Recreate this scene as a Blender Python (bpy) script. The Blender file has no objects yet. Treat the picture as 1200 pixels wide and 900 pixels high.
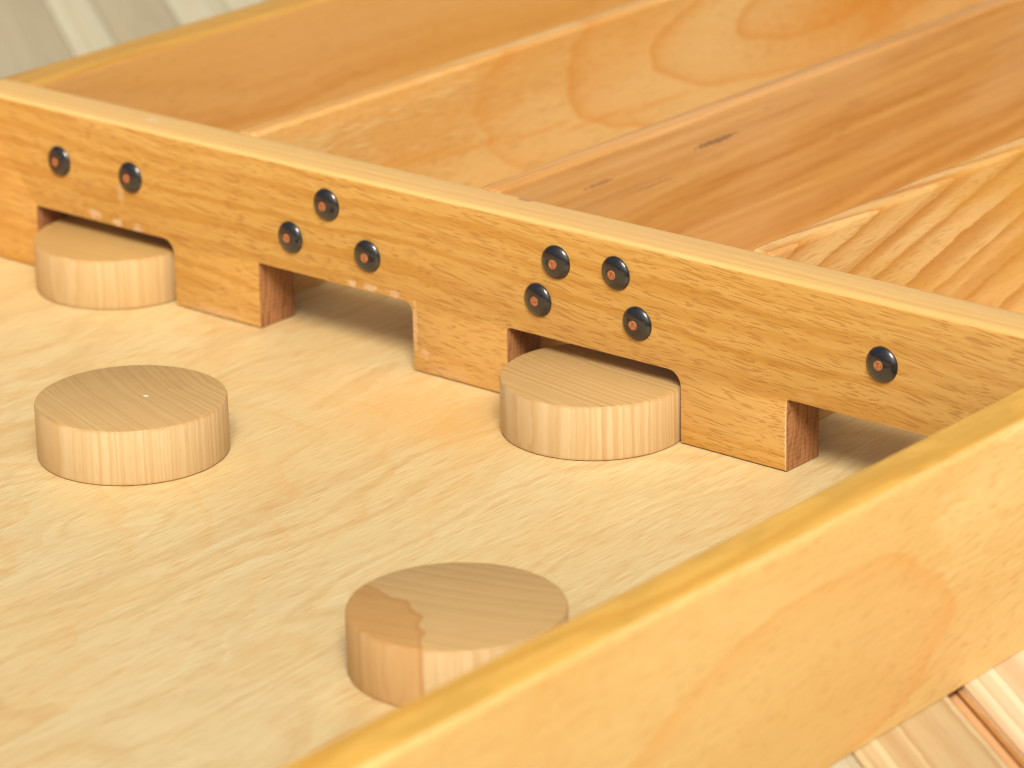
import bpy, bmesh, math, random
from mathutils import Vector, Matrix
random.seed(7)
SC = bpy.context.scene
R = math.radians
MM = 0.001

# ---------------------------------------------------------------- camera
CAM = dict(cx=834.98, cy=-735.69, cz=359.70, yaw=0.704505, pitch=-0.35289, roll=-0.021172, f=4313.456)
def make_camera():
    p = CAM
    c, s = math.cos(p['yaw']), math.sin(p['yaw'])
    fwd = Vector((-s*math.cos(p['pitch']), c*math.cos(p['pitch']), math.sin(p['pitch'])))
    r = Vector((c, s, 0)); u = r.cross(fwd)
    cr, sr = math.cos(p['roll']), math.sin(p['roll'])
    r2 = cr*r + sr*u; u2 = -sr*r + cr*u
    m = Matrix((r2, u2, -fwd)).transposed().to_4x4()
    m.translation = Vector((p['cx'], p['cy'], p['cz']))*MM
    cam = bpy.data.cameras.new('camera'); o = bpy.data.objects.new('camera', cam)
    SC.collection.objects.link(o); o.matrix_world = m
    cam.sensor_width = 36; cam.lens = 36*p['f']/1200
    cam.clip_start = 0.02; cam.clip_end = 50
    cam.dof.use_dof = True; cam.dof.focus_distance = 0.968; cam.dof.aperture_fstop = 16.5
    SC.camera = o
make_camera()

# ---------------------------------------------------------------- light
SUN_DIR = Vector((0.58, -0.62, 0.90)).normalized()       # towards the light
elev = math.asin(SUN_DIR.z); azim = math.atan2(SUN_DIR.x, SUN_DIR.y)
w = bpy.data.worlds.new('World'); SC.world = w; w.use_nodes = True
nt = w.node_tree; nt.nodes.clear()
sky = nt.nodes.new('ShaderNodeTexSky'); sky.sky_type = 'NISHITA'; sky.sun_disc = False
sky.sun_elevation = elev; sky.sun_rotation = azim
sky.air_density = 0.8; sky.dust_density = 8.0; sky.ozone_density = 0.0
bg = nt.nodes.new('ShaderNodeBackground'); bg.inputs['Strength'].default_value = 0.058
ow = nt.nodes.new('ShaderNodeOutputWorld')
nt.links.new(sky.outputs[0], bg.inputs[0]); nt.links.new(bg.outputs[0], ow.inputs[0])
sl = bpy.data.lights.new('sun', 'SUN'); sl.energy = 2.3; sl.angle = R(20); sl.color = (1.0, 0.935, 0.82)
so = bpy.data.objects.new('sun', sl); SC.collection.objects.link(so)
so.rotation_euler = SUN_DIR.to_track_quat('Z', 'Y').to_euler()
so.location = (0.5, -0.5, 1.2)
vs = SC.view_settings
vs.view_transform = 'Standard'; vs.look = 'None'; vs.gamma = 1; vs.use_curve_mapping = False
vs.exposure = 0.64
SC.render.engine = 'CYCLES'
SC.cycles.use_denoising = True
SC.cycles.pixel_filter_type = 'BLACKMAN_HARRIS'; SC.cycles.filter_width = 1.15

# tint of each piece of wood, tuned in the render; gatetop also holds painted top light
GAIN = dict(gate=(0.87, 0.89, 0.75), gatetop=(0.86, 0.90, 0.86), play=(0.79, 0.875, 0.93), div1=(0.90, 1.00, 1.08), div2=(0.80, 0.76, 0.60),
            div3=(0.84, 0.87, 0.88), rail=(0.93, 1.05, 1.18), railtop=(0.84, 0.84, 0.68), left=(0.86, 0.84, 0.66), pale=(0.60, 0.64, 0.66),
            peach=(0.66, 0.74, 0.70), dside=(0.70, 0.73, 0.78), dface=(0.75, 0.71, 0.60))

# ---------------------------------------------------------------- node helpers
class G:
    def __init__(s, name):
        s.m = bpy.data.materials.new(name); s.m.use_nodes = True
        s.t = s.m.node_tree; s.t.nodes.clear()
    def n(s, typ, ins=None, **kw):
        x = s.t.nodes.new(typ)
        for k, v in kw.items(): setattr(x, k, v)
        for k, v in (ins or {}).items(): s.put(x.inputs[k], v)
        return x
    def put(s, sock, v):
        if isinstance(v, bpy.types.NodeSocket): s.t.links.new(v, sock)
        elif isinstance(v, bpy.types.Node): s.t.links.new(v.outputs[0], sock)
        elif isinstance(v, (tuple, list)):
            v = tuple(v)
            if len(v) == 3 and len(sock.default_value) == 4: v = v + (1,)
            sock.default_value = v
        else: sock.default_value = v
    def math(s, op, a, b=0.0, c=0.0):
        return s.n('ShaderNodeMath', {0: a, 1: b, 2: c}, operation=op).outputs[0]
    def vmul(s, a, b): return s.n('ShaderNodeVectorMath', {0: a, 1: b}, operation='MULTIPLY').outputs[0]
    def vadd(s, a, b): return s.n('ShaderNodeVectorMath', {0: a, 1: b}, operation='ADD').outputs[0]
    def noise(s, vec, detail=2.0, rough=0.5, scale=1.0, dim='3D', dist=0.0, w=None):
        d = {'Scale': scale, 'Detail': detail, 'Roughness': rough, 'Distortion': dist}
        if w is not None: d['W'] = w
        if dim != '1D': d['Vector'] = vec
        return s.n('ShaderNodeTexNoise', d, noise_dimensions=dim).outputs['Fac']
    def rng(s, v, a, b, c=0.0, d=1.0, smooth=True):
        return s.n('ShaderNodeMapRange', {'Value': v, 'From Min': a, 'From Max': b, 'To Min': c, 'To Max': d},
                   interpolation_type='SMOOTHSTEP' if smooth else 'LINEAR').outputs[0]
    def mix(s, f, a, b, mode='MIX'):
        x = s.n('ShaderNodeMix', data_type='RGBA', blend_type=mode)
        s.put(x.inputs[0], f); s.put(x.inputs[6], a); s.put(x.inputs[7], b)
        return x.outputs[2]
    def sep(s, v): return s.n('ShaderNodeSeparateXYZ', {0: v}).outputs
    def gray(s, v): return s.n('ShaderNodeCombineColor', {0: v, 1: v, 2: v}).outputs[0]

def wood(name, light, dark, axis='X', tilt=(0, 0, 0), pith=(0, 60, 90), ringw=3.0, ring=(0.45, 0.62), ring_amt=0.8,
         warp=10.0, warp_len=120.0, fine=0.12, fleck=0.5, fleck_rot=0.0, fleck_size=(0.13, 1.5), fleck_cut=(0.60, 0.68),
         fleck_col=(0.22, 0.085, 0.025), tone=None, tone_amt=0.5, tone_size=(0.008, 0.04), rough=0.42,
         bump=0.25, rand=False, spots=None, extra=None, line=0.0, line_w=1.0, seed=(0, 0, 0), coat=0.0, blotch=0.0, gain=(1, 1, 1), flow=6.0, arch=None, fib=(0.035, 2.2), streak=1.6, jagged=0.55):
    """Solid wood: growth rings round a tilted pith line, drawn-out fibre noise, short dark pores and toned patches.
    All sizes are in millimetres of the piece's own coordinates."""
    g = G(name)
    tc = g.n('ShaderNodeTexCoord').outputs['Object']
    raw = g.vmul(tc, (1000, 1000, 1000))
    P = raw
    if rand:
        oi = g.n('ShaderNodeObjectInfo').outputs['Random']
        v = g.n('ShaderNodeCombineXYZ', {0: g.math('MULTIPLY', oi, 900), 1: g.math('MULTIPLY', oi, 47), 2: g.math('MULTIPLY', oi, 31)})
        P = g.vadd(P, v)
    P = g.vadd(P, tuple(seed))
    rot = {'X': (0, 0, 0), 'Y': (0, 0, -math.pi/2), 'Z': (0, math.pi/2, 0)}[axis]
    Q = g.n('ShaderNodeMapping', {'Vector': P, 'Rotation': rot}).outputs[0]            # grain now along X
    Qr = g.n('ShaderNodeMapping', {'Vector': Q, 'Rotation': tuple(R(a) for a in tilt)}).outputs[0]
    wv = g.noise(g.vmul(Qr, (1/warp_len, 1/(warp_len*0.30), 1/(warp_len*0.30))), 2.0, 0.45)
    wv = g.math('MULTIPLY', g.math('SUBTRACT', wv, 0.5), warp*2)
    x, y, z = g.sep(Qr)[:3]
    yy = g.math('SUBTRACT', y, pith[1]); zz = g.math('SUBTRACT', z, pith[2])
    rr = g.math('SQRT', g.math('ADD', g.math('MULTIPLY', yy, yy), g.math('MULTIPLY', zz, zz)))
    rr = g.math('ADD', rr, wv)
    jag = g.noise(g.vmul(Qr, (0.12, 0.8, 0.8)), 2.0, 0.6)
    rr = g.math('ADD', rr, g.math('MULTIPLY', g.math('SUBTRACT', jag, 0.5), ringw*jagged))
    rn = g.noise(None, 2.0, 0.55, 1.0, '1D', w=g.math('DIVIDE', rr, ringw))
    light = tuple(min(0.92, a*b) for a, b in zip(light, gain)); dark = tuple(min(0.92, a*b) for a, b in zip(dark, gain))
    tone = tone and tuple(min(0.92, a*b) for a, b in zip(tone, gain))
    rf = g.math('MULTIPLY', g.rng(rn, ring[0], ring[1]), ring_amt)
    col = g.mix(rf, light, dark)
    if line:
        saw = g.math('FRACT', g.math('DIVIDE', rr, line_w))
        saw = g.math('MULTIPLY', g.math('POWER', saw, 3.0), g.rng(saw, 0.97, 1.0, 1.0, 0.0))
        col = g.mix(g.math('MULTIPLY', saw, line), col, dark)
    if tone is not None:
        tn = g.noise(g.vmul(g.vadd(Q, (31, 7, 3)), (tone_size[0], tone_size[1], tone_size[1])), 3.0, 0.55)
        col = g.mix(g.math('MULTIPLY', g.rng(tn, 0.40, 0.66), tone_amt), col, tone)
    if arch:                                                    # nested growth-ring loops where the saw met a bend in the trunk
        yc, zc, aa, ab, step, am, ac, reach = arch[:8]
        _x, _y, _z = g.sep(raw)[:3]
        if len(arch) > 8: _z = _x                               # loops lying in the flat board instead of on an upright face
        wob = g.noise(g.vmul(raw, (0.02, 0.018, 0.05)), 2.0, 0.5)
        e1 = g.math('DIVIDE', g.math('SUBTRACT', _y, yc), aa); e2 = g.math('DIVIDE', g.math('SUBTRACT', _z, zc), ab)
        e = g.math('SQRT', g.math('ADD', g.math('MULTIPLY', e1, e1), g.math('MULTIPLY', e2, e2)))
        e = g.math('ADD', e, g.math('MULTIPLY', g.math('SUBTRACT', wob, 0.5), 0.6))
        sw = g.math('FRACT', g.math('DIVIDE', e, step))
        sw = g.math('MULTIPLY', g.math('ADD', g.math('MULTIPLY', g.math('POWER', sw, 3.0), 0.30), g.math('MULTIPLY', g.math('POWER', sw, 14.0), 0.6)),
                    g.rng(sw, 0.94, 1.0, 1.0, 0.0))
        sw = g.math('MULTIPLY', g.math('MULTIPLY', sw, g.rng(e, reach*0.5, reach, 1.0, 0.0)), am)
        col = g.mix(sw, col, ac)
    if blotch:
        bn = g.noise(g.vmul(Q, (0.05, 0.11, 0.11)), 3.0, 0.6)
        col = g.mix(g.math('MULTIPLY', g.rng(bn, 0.35, 0.7), blotch), col, g.mix(1.0, col, (0.80, 0.70, 0.52), 'MULTIPLY'))
    fb = g.noise(g.vmul(Q, (fib[0], fib[1], fib[1])), 3.0, 0.65)
    fb2 = g.noise(g.vmul(Q, (0.012, 0.5, 0.5)), 2.0, 0.6)
    fv = g.math('ADD', g.math('MULTIPLY', g.math('SUBTRACT', fb, 0.5), fine*2.2), g.math('MULTIPLY', g.math('SUBTRACT', fb2, 0.5), fine*streak))
    fcol = g.n('ShaderNodeCombineColor', {0: g.math('MULTIPLY_ADD', fv, 0.65, 1.0), 1: g.math('ADD', fv, 1.0), 2: g.math('MULTIPLY_ADD', fv, 1.6, 1.0)}).outputs[0]
    col = g.mix(1.0, col, fcol, 'MULTIPLY')
    F = g.n('ShaderNodeMapping', {'Vector': Q, 'Rotation': (0, R(fleck_rot), R(fleck_rot))}).outputs[0]
    fa, fc = fleck_size
    und = g.noise(g.vmul(Q, (0.035, 0.06, 0.06)), 1.0, 0.5)
    und = g.math('MULTIPLY', g.math('SUBTRACT', und, 0.5), flow)
    F = g.vadd(F, g.n('ShaderNodeCombineXYZ', {0: 0.0, 1: und, 2: und}).outputs[0])
    fn = g.noise(g.vmul(F, (fa, fc, fc)), 1.0, 0.4)
    dens = g.noise(g.vmul(Q, (0.02, 0.12, 0.12)), 1.0, 0.5)
    fl = g.rng(g.math('ADD', fn, g.math('MULTIPLY', g.math('SUBTRACT', dens, 0.5), 0.14)), fleck_cut[0], fleck_cut[1])
    fl = g.math('MULTIPLY', fl, fleck)
    col = g.mix(fl, col, fleck_col)
    ro = g.math('ADD', g.math('MULTIPLY', fb2, 0.18), rough-0.09)
    # local marks: (x, y, z, sx, sy, sz, colour, amount, raggedness) in raw mm
    for sp in (spots or []):
        px, py, pz, sx, sy, sz, cc, am = sp[:8]
        d = g.vmul(g.vadd(raw, (-px, -py, -pz)), (1/sx, 1/sy, 1/sz))
        ln = g.n('ShaderNodeVectorMath', {0: d}, operation='LENGTH').outputs['Value']
        nz = g.noise(g.vmul(raw, (0.55, 0.55, 0.75)), 3.0, 0.7)
        ln = g.math('ADD', ln, g.math('MULTIPLY', g.math('SUBTRACT', nz, 0.5), 2.4))
        msk = g.math('MULTIPLY', g.rng(ln, 0.55 if sx < 8 else -0.3, 1.0 if sx < 8 else 1.5, 1.0, 0.0), am)
        col = g.mix(msk, col, cc)
    if extra: col = extra(g, raw, Q, rr, col)
    h = g.math('SUBTRACT', g.math('MULTIPLY', fb, 0.5), fl)
    bp = g.n('ShaderNodeBump', {'Strength': bump, 'Distance': 0.00018, 'Height': h}).outputs[0]
    b = g.n('ShaderNodeBsdfPrincipled', {'Base Color': col, 'Roughness': ro, 'Normal': bp, 'Coat Weight': coat,
                                         'Coat Roughness': 0.3, 'IOR': 1.38})
    o = g.n('ShaderNodeOutputMaterial'); g.t.links.new(b.outputs[0], o.inputs[0])
    return g.m

def endgrain(name, light, dark, period=(1.6, 1.8)):
    """cut across the fibres: upright ring lines crossed by fine saw and ray lines"""
    g = G(name)
    raw = g.vmul(g.n('ShaderNodeTexCoord').outputs['Object'], (1000, 1000, 1000))
    x, y, z = g.sep(raw)[:3]
    nz = g.noise(g.vmul(raw, (0.2, 0.3, 0.12)), 2, 0.5)
    a = g.math('ADD', g.math('ADD', g.math('DIVIDE', y, period[0]), g.math('MULTIPLY', z, -0.05)), g.math('MULTIPLY', nz, 2.5))
    ra = g.math('POWER', g.math('FRACT', a), 2.5)
    b_ = g.math('ADD', g.math('DIVIDE', z, period[1]), g.math('MULTIPLY', nz, 1.2))
    rb = g.math('POWER', g.math('PINGPONG', b_, 0.5), 2.0)
    tn = g.noise(g.vmul(raw, (0.2, 0.25, 0.1)), 3, 0.6)
    f = g.math('ADD', g.math('MULTIPLY', ra, 0.6), g.math('MULTIPLY', rb, 0.9))
    f = g.math('ADD', f, g.math('MULTIPLY', g.math('SUBTRACT', tn, 0.5), 1.2))
    col = g.mix(g.n('ShaderNodeClamp', {0: f}).outputs[0], light, dark)
    b = g.n('ShaderNodeBsdfPrincipled', {'Base Color': col, 'Roughness': 0.62})
    o = g.n('ShaderNodeOutputMaterial'); g.t.links.new(b.outputs[0], o.inputs[0])
    return g.m

# ---------------------------------------------------------------- mesh helpers
def link(name, bm, mats, parent=None, smooth=True, loc=(0, 0, 0)):
    me = bpy.data.meshes.new(name); bmesh.ops.recalc_face_normals(bm, faces=bm.faces[:]); bm.to_mesh(me); bm.free()
    for m in (mats if isinstance(mats, (list, tuple)) else [mats]): me.materials.append(m)
    if smooth:
        me.polygons.foreach_set('use_smooth', [True]*len(me.polygons))
        me.set_sharp_from_angle(angle=R(32))
    o = bpy.data.objects.new(name, me); SC.collection.objects.link(o)
    o.parent = parent; o.location = loc
    return o
def empty(name, loc=(0, 0, 0)):
    o = bpy.data.objects.new(name, None); SC.collection.objects.link(o); o.location = loc
    o.empty_display_size = 0.02
    return o
def tag(o, label=None, cat=None, group=None, kind=None):
    for k, v in (('label', label), ('category', cat), ('group', group), ('kind', kind)):
        if v: o[k] = v
    return o
def bevel(bm, test, r, seg=3):
    ed = [e for e in bm.edges if len(e.link_faces) == 2 and e.calc_face_angle(0) > R(25) and test(e)]
    if ed: bmesh.ops.bevel(bm, geom=ed, offset=r*MM, segments=seg, affect='EDGES', profile=0.5, clamp_overlap=True)
def box(x0, x1, y0, y1, z0, z1, cuts=None):
    bm = bmesh.new(); bmesh.ops.create_cube(bm, size=1)
    for v in bm.verts:
        v.co = Vector((x1 if v.co.x > 0 else x0, y1 if v.co.y > 0 else y0, z1 if v.co.z > 0 else z0))*MM
    return bm
def zmin(e): return min(v.co.z for v in e.verts)

# ================================================================ SETTING: the slatted table top
ZB = -12.66
ANG = R(-36)
pine_kw = dict(axis='X', pith=(0, 22, 34), ringw=3.4, ring=(0.40, 0.68), ring_amt=0.6, warp=1.6, warp_len=300, jagged=0.12, fine=0.12,
               fleck=0.0, bump=0.12, rough=0.6, rand=True, line=0.85, line_w=3.1)
pine_pale = wood('pine_pale', (0.86, 0.76, 0.52), (0.74, 0.60, 0.36), tone=(0.66, 0.58, 0.38), tone_amt=0.3, gain=GAIN['pale'], **pine_kw)
pine_tan = wood('pine_tan', (0.70, 0.57, 0.36), (0.60, 0.46, 0.27), tone=(0.56, 0.46, 0.29), tone_amt=0.4, gain=GAIN['pale'], **pine_kw)
pine_peach = wood('pine_peach', (0.86, 0.64, 0.39), (0.56, 0.27, 0.11), tone=(0.86, 0.70, 0.46), tone_amt=0.5, gain=GAIN['peach'], **pine_kw)
pine_cream = wood('pine_cream', (0.88, 0.70, 0.48), (0.62, 0.36, 0.19), tone=(0.86, 0.72, 0.5), tone_amt=0.4, gain=(0.82, 0.82, 0.82), **pine_kw)
pine_under = wood('pine_under', (0.60, 0.34, 0.16), (0.45, 0.2, 0.07), **pine_kw)

table = empty('garden_table', (0, 0, ZB*MM))
tag(table, 'table top of pale and tan pine planks running diagonally under the game board', 'table')
n_ax = Vector((math.sin(R(36)), math.cos(R(36)), 0)); d_ax = Vector((math.cos(R(36)), -math.sin(R(36)), 0))
# plank limits measured across the planks (mm) and their wood
edges = [(22, 60.4, pine_tan), (60.8, 79, pine_pale), (79.4, 108.2, pine_tan), (108.6, 130.6, pine_pale),
         (131, 149, pine_pale), (149.4, 181, pine_peach), (186.6, 217, pine_cream)]
a = 217.4; k = 0
while a < 900:
    wd = random.choice((24, 30, 36)); edges.append((a, a+wd-0.4, random.choice((pine_peach, pine_pale, pine_tan)))); k += 1
    a += wd + (5.6 if k % 4 == 0 else 0)
a = 21.6; k = 0
while a > -800:
    wd = random.choice((24, 30, 36)); edges.append((a-wd+0.4, a, random.choice((pine_peach, pine_pale, pine_tan)))); k += 1
    a -= wd + (5.6 if k % 4 == 0 else 0)
cache = {}
for lo, hi, m in edges:
    wd = round(hi-lo, 2); key = (wd, m.name)
    if key not in cache:
        bm = box(-1100, 1100, -wd/2, wd/2, -22, 0)
        bevel(bm, lambda e: zmin(e) > -0.1*MM and abs(e.verts[0].co.x-e.verts[1].co.x) > 0.5, 0.5 if wd > 31 else 0.35, 2)
        o = link('plank', bm, m, table); cache[key] = o.data
    else:
        o = bpy.data.objects.new('plank', cache[key]); SC.collection.objects.link(o); o.parent = table
    o.rotation_euler = (0, 0, ANG)
    c = n_ax*((lo+hi)/2) + d_ax*80
    o.location = (c.x*MM, c.y*MM, 0)
for q in (-900, -300, 300, 900):
    bm = box(-28, 28, -800, 890, -46, -22.4)
    o = link('batten', bm, pine_under, table); o.rotation_euler = (0, 0, ANG)
    c = d_ax*(q+80); o.location = (c.x*MM, c.y*MM, 0)
resin = wood('resin_pine', (0.44, 0.24, 0.09), (0.36, 0.17, 0.05), axis='X', fleck=0, rough=0.5)
for lo, hi, zt, m in ((181.2, 185.0, -2.6, pine_under), (185.2, 186.5, -1.6, resin)):      # filler strips down in the open joint
    bm = box(-1090, 1090, (lo-hi)/2, (hi-lo)/2, -9, zt)
    o = link('joint_strip', bm, m, table); o.rotation_euler = (0, 0, ANG)
    c = n_ax*((lo+hi)/2) + d_ax*80; o.location = (c.x*MM, c.y*MM, 0)

# ================================================================ THE GAME BOARD
H, T, GH, S, TD = 53.86, 14.9, 20.52, 94.9, 7.5
GATES = [(17.87, 77.44, 0.7, 4.0), (112.67, 172.9, 0.7, 3.0), (208.18, 268.9, 1.4, 4.2), (304.1, 364.3, 0.8, 3.0)]
YF, YB = -620.0, 560.0
XL, XR_, WR = -8.0, 385.7, 14.4
board = empty('shuffleboard', (190*MM, 0, ZB*MM))
tag(board, 'long orange beech table shuffleboard with four gates, dividers and black dome nails', 'game board')
BO = Vector((-190*MM, 0, -ZB*MM))                              # puts a part's own origin back on the playing surface corner

WHITE = (0.74, 0.54, 0.34)
# playing surface
ply = wood('playing_surface_beech', (0.78, 0.58, 0.29), (0.66, 0.41, 0.17), axis='Y', tilt=(0, 0.3, 0.4), pith=(0, 40, -600), ringw=4.5,
           ring=(0.45, 0.70), ring_amt=0.55, warp=34, warp_len=150, fine=0.25, fib=(0.055, 1.9), streak=0.6, fleck=0.42, fleck_size=(0.13, 2.3),
           fleck_cut=(0.51, 0.70), fleck_col=(0.48, 0.24, 0.08), flow=2.0, tone=(0.76, 0.49, 0.20), tone_amt=0.45, tone_size=(0.014, 0.03),
           rough=0.40, bump=0.15, blotch=0.10, line=0.40, line_w=8, arch=(-230, 150, 130, 70, 0.232, 0.60, (0.60, 0.34, 0.11), 2.6, 'flat'), gain=GAIN['play'],
           spots=[(186, -22, 0, 34, 30, 8, (0.70, 0.40, 0.13), 0.5), (212, -28, 0, 18, 20, 8, (0.64, 0.35, 0.09), 0.5)])
bm = box(XL+0.05, XR_-0.05, YF+1, YB-1, -4.5, 0)
link('playing_surface', bm, ply, board, loc=BO)

# gate board
def arc(cx, cz, r, a0, a1, n=6):
    return [(cx+r*math.cos(R(a0+(a1-a0)*i/n)), cz+r*math.sin(R(a0+(a1-a0)*i/n))) for i in range(n+1)]
def gate_board():
    z0 = 0.30
    pts = [(XL+0.1, z0)]
    for (l, r, rl, rr_) in GATES:
        pts += [(l, z0)] + arc(l+rl, GH-rl, rl, 180, 90, 4) + arc(r-rr_, GH-rr_, rr_, 90, 0, 7) + [(r, z0)]
    pts += [(XR_-0.1, z0), (XR_-0.1, H), (XL+0.1, H)]
    bm = bmesh.new()
    # triangulated by columns: cap faces made with one n-gon front and back
    f = bm.faces.new([bm.verts.new((x*MM, 0, z*MM)) for x, z in pts])
    r = bmesh.ops.extrude_face_region(bm, geom=[f])
    for v in r['geom']:
        if isinstance(v, bmesh.types.BMVert): v.co.y += T*MM
    top = lambda e: zmin(e) > (H-0.05)*MM and abs(e.verts[0].co.x-e.verts[1].co.x) > 0.1
    bevel(bm, top, 1.7, 4)
    bevel(bm, lambda e: abs(e.verts[0].co.y-e.verts[1].co.y) < 1e-6 and max(v.co.z for v in e.verts) < (GH+0.1)*MM, 0.32, 2)
    bmesh.ops.triangulate(bm, faces=[f for f in bm.faces if len(f.verts) > 4])
    bmesh.ops.recalc_face_normals(bm, faces=bm.faces[:])
    bm.normal_update()
    for f in bm.faces:                                          # sawn faces inside the gates are end grain
        c = f.calc_center_median(); n = f.normal
        if c.z < (GH+0.02)*MM and abs(n.y) < 0.5 and XL+1 < c.x/MM < XR_-1: f.material_index = 1
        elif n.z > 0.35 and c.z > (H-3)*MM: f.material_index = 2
    return bm
spots = [(27+17, 0, GH+2.0, 3.2, 3, 1.6, WHITE, 0.7), (27+27, 0, GH+1.5, 2.6, 3, 1.5, WHITE, 0.75), (62.5, 0, GH+1.2, 2.4, 3, 1.3, WHITE, 0.6),
         (56, 0, GH+11, 1.6, 3, 4, WHITE, 0.3),
         (150.0, 0, GH+1.2, 2.0, 3, 1.3, WHITE, 0.8), (157, 0, GH+1.3, 3.6, 3, 1.3, WHITE, 0.7), (166.5, 0, GH+1.3, 3, 3, 1.2, WHITE, 0.6),
         (174, 0, 14, 0.9, 3, 9, WHITE, 0.5), (177.5, 0, 6, 1.8, 3, 1.6, WHITE, 0.5),
         (95, 0, 1.5, 14, 3, 1.6, WHITE, 0.45), (310, 0, GH+2.0, 3.5, 3, 1.3, WHITE, 0.12), (303.9, 0, 10, 0.5, 2, 12, WHITE, 0.6), (186, 0, 2, 10, 3, 1.6, WHITE, 0.3)]
beech_gate = wood('gate_board_beech', (0.67, 0.375, 0.115), (0.58, 0.28, 0.06), flow=3.5, axis='X', tilt=(0, -2.2, 0.8), pith=(0, 70, -70), ringw=3.6,
                  ring=(0.44, 0.68), ring_amt=0.9, warp=9, warp_len=130, fine=0.15, fib=(0.09, 1.5), streak=0.9, fleck=0.66, fleck_rot=-4, fleck_size=(0.095, 2.1),
                  fleck_cut=(0.52, 0.67), fleck_col=(0.40, 0.185, 0.045), tone=(0.70, 0.42, 0.17), tone_amt=0.5, rough=0.42, bump=0.3,
                  spots=spots, gain=GAIN['gate'])
gate_top = wood('gate_board_lit_edge_grain', (0.80, 0.50, 0.19), (0.70, 0.38, 0.11), axis='X', tilt=(0, 0.5, 0.6), pith=(0, -60, 0), ringw=2.2,  # finer edge grain; the paler colour also paints in light on the top
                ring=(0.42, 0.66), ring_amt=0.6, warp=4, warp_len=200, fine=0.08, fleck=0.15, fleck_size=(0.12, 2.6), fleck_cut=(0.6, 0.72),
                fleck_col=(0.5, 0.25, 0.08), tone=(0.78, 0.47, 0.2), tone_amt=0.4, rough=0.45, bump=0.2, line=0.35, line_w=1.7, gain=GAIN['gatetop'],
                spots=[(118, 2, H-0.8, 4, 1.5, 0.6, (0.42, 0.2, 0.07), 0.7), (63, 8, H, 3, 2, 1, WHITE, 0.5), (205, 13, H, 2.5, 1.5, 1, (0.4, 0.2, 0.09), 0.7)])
end_beech = endgrain('sawn_beech_end', (0.40, 0.185, 0.07), (0.13, 0.042, 0.014), (2.1, 1.5))
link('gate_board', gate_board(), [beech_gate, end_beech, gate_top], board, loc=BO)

# dividers behind the gates
div_mats = [
    wood('divider_beech_soft', (0.68, 0.40, 0.15), (0.60, 0.28, 0.07), axis='Y', tilt=(0, -3.5, 2.5), pith=(0, 96, 20), ringw=10,
         ring=(0.48, 0.70), ring_amt=0.9, warp=12, warp_len=190, fine=0.07, fleck=0.2, tone=(0.66, 0.34, 0.10), tone_amt=0.5, rough=0.40,
         arch=(300, 36, 52, 13, 0.9, 1.15, (0.52, 0.20, 0.025), 5.0), gain=GAIN['div1'],
         spots=[(98.6, y_, z_, 4, 24, 1.0, (0.55, 0.22, 0.03), 0.45) for y_, z_ in ((68, 30.8), (92, 28.6), (116, 26.2), (146, 23.4), (177, 20.5), (210, 18.6))]
         + [(98.6, 70, 51, 9, 90, 4, (0.62, 0.27, 0.04), 0.6), (98.6, 335, 30, 9, 80, 22, (0.54, 0.21, 0.02), 0.9), (98.6, 200, 44, 9, 30, 14, (0.58, 0.25, 0.04), 0.4)]),
    wood('divider_beech_streaky', (0.66, 0.36, 0.13), (0.54, 0.25, 0.07), axis='Y', tilt=(0, 2.2, 1.0), pith=(0, 225, -220), ringw=3.6,
         ring=(0.36, 0.70), ring_amt=0.9, warp=6, warp_len=260, fine=0.24, fib=(0.012, 0.7), streak=1.8, fleck=0.25, fleck_size=(0.03, 0.7), fleck_cut=(0.64, 0.78),
         fleck_col=(0.28, 0.12, 0.05), tone=(0.68, 0.40, 0.2), tone_amt=0.7, rough=0.40, gain=GAIN['div2'],
         spots=[(193.5, 116, 44.2, 3, 13, 1.0, (0.20, 0.11, 0.06), 0.8), (193.5, 60, 44.7, 3, 9, 0.7, (0.24, 0.12, 0.07), 0.6),
                (193.5, 86, 38.0, 3, 12, 0.6, (0.28, 0.14, 0.08), 0.5)]),
    wood('divider_beech_striped', (0.78, 0.48, 0.19), (0.50, 0.185, 0.025), axis='Y', tilt=(0, 14, 0), pith=(0, 285, -350), ringw=4.0,
         ring=(0.44, 0.66), ring_amt=0.5, warp=3, warp_len=150, fine=0.13, fib=(0.09, 1.3), jagged=0.3, fleck=0.40, fleck_size=(0.2, 1.6), fleck_cut=(0.56, 0.74),
         fleck_col=(0.42, 0.19, 0.06), tone=(0.66, 0.32, 0.05), tone_amt=0.7, rough=0.42, line=0.9, line_w=5.2, gain=GAIN['div3'])]
for i in range(3):
    xc = (i+1)*S
    bm = box(xc-TD/2, xc+TD/2, T+0.25, YB-14.2, 0.1, H-0.2)
    bevel(bm, lambda e: zmin(e) > (H-0.4)*MM or abs(e.verts[0].co.z-e.verts[1].co.z) > 0.02, 1.3, 3)
    link('divider', bm, div_mats[i], board, loc=BO)

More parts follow.
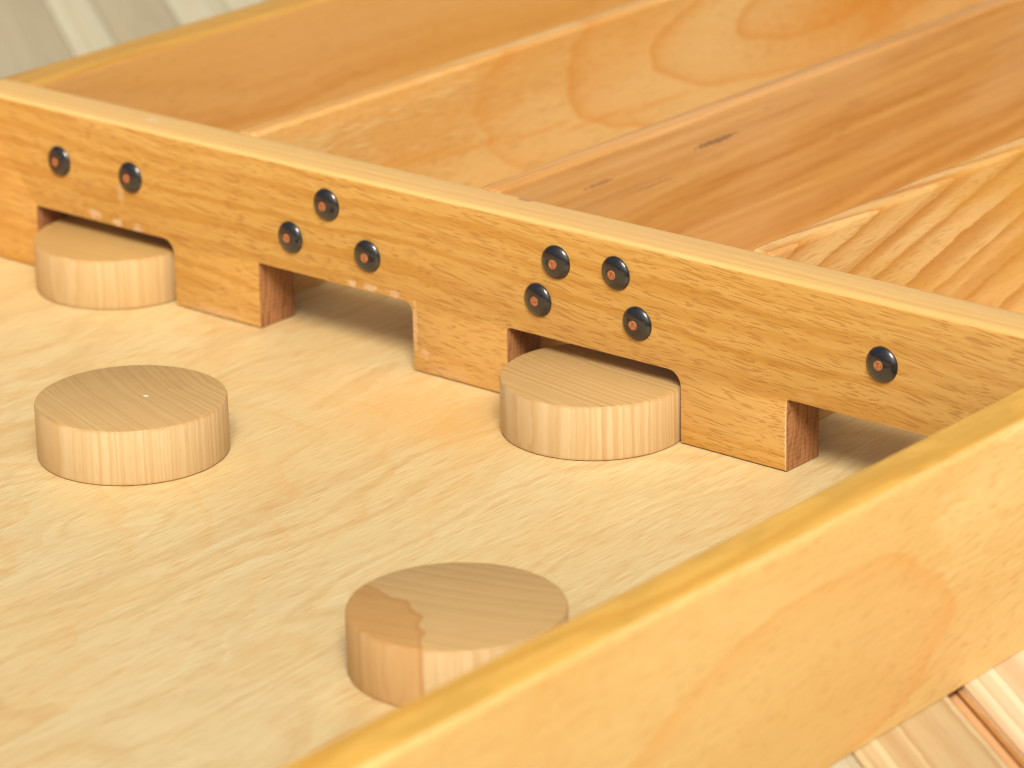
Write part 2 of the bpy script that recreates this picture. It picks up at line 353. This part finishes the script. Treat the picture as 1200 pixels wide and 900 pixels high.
# side rails and the end board
rail_right = wood('near_rail_beech', (0.82, 0.52, 0.19), (0.74, 0.41, 0.12), axis='Y', tilt=(0, 2.5, -1.5), pith=(0, 392, 60), ringw=8,
                  ring=(0.46, 0.70), ring_amt=0.8, warp=12, warp_len=170, fine=0.09, fib=(0.09, 1.0), fleck=0.42, fleck_rot=6, fleck_size=(0.14, 1.2), fleck_cut=(0.52, 0.76),
                  tone=(0.78, 0.47, 0.16), tone_amt=0.6, fleck_col=(0.58, 0.28, 0.08), rough=0.40, gain=GAIN['rail'],
                  arch=(-128, 10, 60, 25, 1.0, 0.85, (0.72, 0.32, 0.07), 2.4))
rail_edge = wood('near_rail_edge_grain', (0.80, 0.47, 0.115), (0.70, 0.37, 0.07), axis='Y', tilt=(0, 0.5, 1.0), pith=(0, 392, 130), ringw=5,
                 ring=(0.44, 0.70), ring_amt=0.9, warp=9, warp_len=70, fine=0.14, fleck=0.2, fleck_size=(0.12, 1.5),
                 tone=(0.62, 0.36, 0.08), tone_amt=0.7, tone_size=(0.05, 0.11), fleck_col=(0.5, 0.25, 0.06), rough=0.42, gain=GAIN['railtop'])
rail_left = wood('far_rail_beech', (0.66, 0.37, 0.155), (0.56, 0.26, 0.07), axis='Y', tilt=(0, -1.0, 1.5), pith=(0, 60, 60), ringw=9,
                 ring=(0.45, 0.68), ring_amt=0.8, warp=12, warp_len=200, fine=0.06, fleck=0.15, tone=(0.64, 0.35, 0.1), tone_amt=0.6, rough=0.42, gain=GAIN['left'])
left_edge = wood('far_rail_edge_grain', (0.60, 0.33, 0.085), (0.52, 0.25, 0.05), axis='Y', pith=(0, 60, 130), ringw=5, fleck=0.1, fine=0.05,
                 rough=0.5, gain=(0.85, 0.88, 0.75))
for (x0, x1, zt, m) in ((XR_, XR_+WR, 47.6, rail_right), (XL-WR-0.5, XL, 49.5, rail_left)):
    bm = box(x0, x1, YF, YB, ZB, zt)
    bevel(bm, lambda e: zmin(e) > (zt-0.1)*MM, 2.3, 4)
    bevel(bm, lambda e: max(v.co.z for v in e.verts) < (ZB+0.1)*MM, 0.6, 2)
    bmesh.ops.recalc_face_normals(bm, faces=bm.faces[:]); bm.normal_update()
    for f in bm.faces:
        if f.normal.z > (0.97 if m is rail_right else 0.3) or (m is rail_right and f.normal.z > 0.3 and f.normal.x < -0.05): f.material_index = 1
    link('side_rail', bm, [m, rail_edge if m is rail_right else left_edge], board, loc=BO)
bm = box(XL+0.1, XR_-0.1, YB-14, YB, 0.1, 49)
bevel(bm, lambda e: zmin(e) > 48.9*MM, 2.4, 4)
link('end_board', bm, rail_left, board, loc=BO)
bm = box(XL+0.1, XR_-0.1, YB-14, YB, ZB, -4.6); link('foot_batten', bm, rail_left, board, loc=BO)
for y in (-560, -20, 250):
    bm = box(XL+0.1, XR_-0.1, y, y+40, ZB, -4.6); link('foot_batten', bm, rail_left, board, loc=BO)

# black domed nails with a copper pip
g = G('black_enamel')
raw = g.vmul(g.n('ShaderNodeTexCoord').outputs['Object'], (1000, 1000, 1000))
nz = g.noise(g.vmul(raw, (0.8, 0.8, 0.8)), 4, 0.7)
b = g.n('ShaderNodeBsdfPrincipled', {'Base Color': g.mix(g.rng(nz, 0.4, 0.75), (0.010, 0.010, 0.012), (0.016, 0.015, 0.016)), 'Coat Weight': 1.0, 'Coat Roughness': 0.17,
        'Coat IOR': 1.75, 'Roughness': g.rng(nz, 0.3, 0.8, 0.5, 0.7), 'IOR': 1.2,
        'Normal': g.n('ShaderNodeBump', {'Strength': 0.12, 'Distance': 0.0003, 'Height': nz}).outputs[0]})
g.t.links.new(b.outputs[0], g.n('ShaderNodeOutputMaterial').inputs[0]); enamel = g.m
g = G('copper_pip')
raw = g.vmul(g.n('ShaderNodeTexCoord').outputs['Object'], (1000, 1000, 1000))
nz = g.noise(raw, 3, 0.6, 1.6)
b = g.n('ShaderNodeBsdfPrincipled', {'Base Color': g.mix(g.rng(nz, 0.35, 0.7), (0.52, 0.20, 0.075), (0.28, 0.09, 0.035)), 'Metallic': 0.25, 'Roughness': 0.5})
g.t.links.new(b.outputs[0], g.n('ShaderNodeOutputMaterial').inputs[0]); copper = g.m
def lathe(prof, n=40):
    """prof: (radius, height) pairs; the axis is -Y (out of the gate board's face)"""
    bm = bmesh.new(); rings = []
    for r, h in prof:
        if r < 1e-6: rings.append([bm.verts.new((0, -h*MM, 0))])
        else: rings.append([bm.verts.new((r*MM*math.cos(2*math.pi*i/n), -h*MM, r*MM*math.sin(2*math.pi*i/n))) for i in range(n)])
    for a, b in zip(rings, rings[1:]):
        for i in range(n):
            j = (i+1) % n
            if len(b) == 1: bm.faces.new((a[i], a[j], b[0]))
            elif len(a) == 1: bm.faces.new((a[0], b[j], b[i]))
            else: bm.faces.new((a[i], a[j], b[j], b[i]))
    return bm
RN = 4.85
prof = [(RN*0.97, 0.0), (RN, 0.18)] + [(RN*math.cos(R(t)), 0.18+1.85*math.sin(R(t))) for t in (12, 24, 36, 48, 60, 72)] + [(0, 2.03)]
NAILS = [(29.8, 37.0), (60.7, 37.4), (141.3, 43.8), (126.5, 31.2), (156.6, 31.3), (226.5, 43.3), (247.3, 44.3), (219.8, 31.1), (254.5, 31.4), (334.1, 37.0)]
nail = pip = None
for x, z in NAILS:
    if nail is None:
        nail = link('nail', lathe(prof), enamel, board)
        pip = link('pip', lathe([(1.4, 1.4), (1.35, 2.1), (1.1, 2.2), (0.72, 2.17), (0.55, 2.08), (0.32, 2.14), (0, 2.16)], 28), copper, nail)
        n_ = nail
    else:
        n_ = nail.copy(); SC.collection.objects.link(n_); n_.parent = board
        p_ = pip.copy(); SC.collection.objects.link(p_); p_.parent = n_
    pp = n_.children[0] if n_.children else pip
    pp.location = Vector((random.uniform(-0.22, 0.22), 0, random.uniform(-0.22, 0.22)))*MM
    n_.location = BO + Vector((x*MM, random.uniform(-0.02, 0.18)*MM, z*MM))
    n_.rotation_euler = (R(random.uniform(-3, 3)), random.uniform(0, 6.28), R(random.uniform(-3, 3)))

# ================================================================ DISCS
def disc_mesh(r=26.0, t=15.6, n=128):
    b = 0.75
    prof = [(0, 0), (r-b, 0), (r-b*0.3, b*0.3), (r, b), (r, t*0.5), (r, t-b), (r-b*0.3, t-b*0.3), (r-b, t), (0, t)]
    bm = bmesh.new(); rings = []
    for q, h in prof:
        if q < 1e-6: rings.append([bm.verts.new((0, 0, h*MM))])
        else: rings.append([bm.verts.new((q*MM*math.cos(2*math.pi*i/n), q*MM*math.sin(2*math.pi*i/n), h*MM)) for i in range(n)])
    for a, c in zip(rings, rings[1:]):
        for i in range(n):
            j = (i+1) % n
            if len(c) == 1: bm.faces.new((a[i], a[j], c[0]))
            elif len(a) == 1: bm.faces.new((a[0], c[j], c[i]))
            else: bm.faces.new((a[i], a[j], c[j], c[i]))
    bm.normal_update()
    for f in bm.faces:
        if abs(f.normal.z) > 0.9: f.material_index = 1
    return bm
def disc_mats(name, side_l, side_d, top_l, top_d, extra=None, spots=None, **kw):
    base = dict(axis='Z', ringw=1.3, ring=(0.40, 0.68), ring_amt=0.5, line=0.42, line_w=2.1, jagged=0.5, warp=1.6, warp_len=90, fine=0.05, bump=0.12, rough=0.5, coat=0.0, fib=(0.05, 1.6))
    base.update(kw)
    def rim(g, raw, Q, rr, col):                                # edge rubbed and darkened by handling
        if extra: col = extra(g, raw, Q, rr, col)
        z = g.sep(raw)[2]
        nz = g.noise(g.vmul(raw, (0.15, 0.15, 0.6)), 2, 0.5)
        m = g.math('ADD', g.rng(z, 14.6, 15.3, 0.0, 1.0), g.rng(z, 0.2, 1.0, 0.8, 0.0))
        return g.mix(g.math('MULTIPLY', g.math('MULTIPLY', m, g.rng(nz, 0.3, 0.6)), 0.55), col, (0.50, 0.24, 0.06))
    a = wood(name+'_side', side_l, side_d, fleck=0.30, fleck_size=(0.14, 1.8), fleck_cut=(0.60, 0.72), fleck_col=(0.5, 0.29, 0.12), extra=rim, gain=GAIN['dside'], **base)
    b = wood(name+'_face', top_l, top_d, fleck=0.15, fleck_size=(1.6, 1.6), fleck_cut=(0.60, 0.75), fleck_col=(0.34, 0.2, 0.08), extra=extra,
             spots=spots, blotch=0.12, gain=GAIN['dface'], **base)
    return [a, b]
SL, SD, TL, TDk = (0.83, 0.60, 0.31), (0.66, 0.385, 0.14), (0.66, 0.47, 0.235), (0.50, 0.315, 0.135)
def heart(g, raw, Q, rr, col):
    x, y, z = g.sep(raw)[:3]
    # ragged edge of darker heartwood across one end of the disc
    nz = g.noise(g.vmul(raw, (0.13, 0.13, 0.012)), 2, 0.45)
    tt = g.math('ADD', g.math('MULTIPLY', x, 0.88), g.math('MULTIPLY', y, -0.48))
    bulge = g.math('MULTIPLY', g.math('MULTIPLY', tt, tt), 0.012)
    s = g.math('ADD', g.math('ADD', g.math('MULTIPLY', x, 0.48), g.math('MULTIPLY', y, 0.88)), g.math('MULTIPLY', g.math('SUBTRACT', nz, 0.5), 7.0))
    s = g.math('ADD', g.math('ADD', s, bulge), 10.6)
    inside = g.rng(s, -0.4, 0.3, 1.0, 0.0)
    col = g.mix(g.math('MULTIPLY', inside, 0.9), col, g.mix(1.0, col, (0.92, 0.77, 0.60), 'MULTIPLY'))
    edge = g.math('MULTIPLY', g.rng(s, -1.8, -0.1, 0.0, 1.0), g.rng(s, 0.0, 0.5, 1.0, 0.0))
    return g.mix(g.math('MULTIPLY', edge, 0.55), col, (0.36, 0.17, 0.05))
def disc(name_m, x, y, rot, label, extra=None, spots=None, cols=(SL, SD, TL, TDk), **kw):
    o = link('wooden_disc', disc_mesh(), disc_mats(name_m, *cols, extra=extra, spots=spots, **kw), None, loc=(x*MM, y*MM, 0.00005))
    o.rotation_euler = (0, 0, R(rot))
    tag(o, label, 'disc', 'wooden playing discs on the shuffleboard')
disc('disc_open', 154.14, -93.39, 0, 'pale wooden disc with a tiny white dot, alone on the open playing surface at left',
     spots=[(2.5, 3.0, 15.6, 0.9, 0.7, 2, (0.95, 0.88, 0.72), 0.95), (2.0, 14.0, 15.6, 6, 3.5, 2, (0.40, 0.24, 0.09), 0.40)],
     pith=(0, 170, -60))
disc('disc_gate', 242.65, -4.0, 0, 'pale wooden disc with crisp straight grain stuck in the gate below the four nails',
     pith=(0, 190, -30), line=0.7, line_w=2.3)
disc('disc_near', 315.09, -145.66, 0, 'wooden disc with a darker brown patch on one side, partly hidden behind the near rail',
     extra=heart, pith=(0, 230, 70), line=0.45)
disc('disc_left', 48.42, 5.32, 0, 'warm pale wooden disc sitting in the leftmost gate, below the two nails',
     pith=(0, 160, 20), line=0.55, cols=((0.80, 0.55, 0.26), (0.66, 0.39, 0.14), (0.62, 0.42, 0.18), (0.50, 0.31, 0.12)))
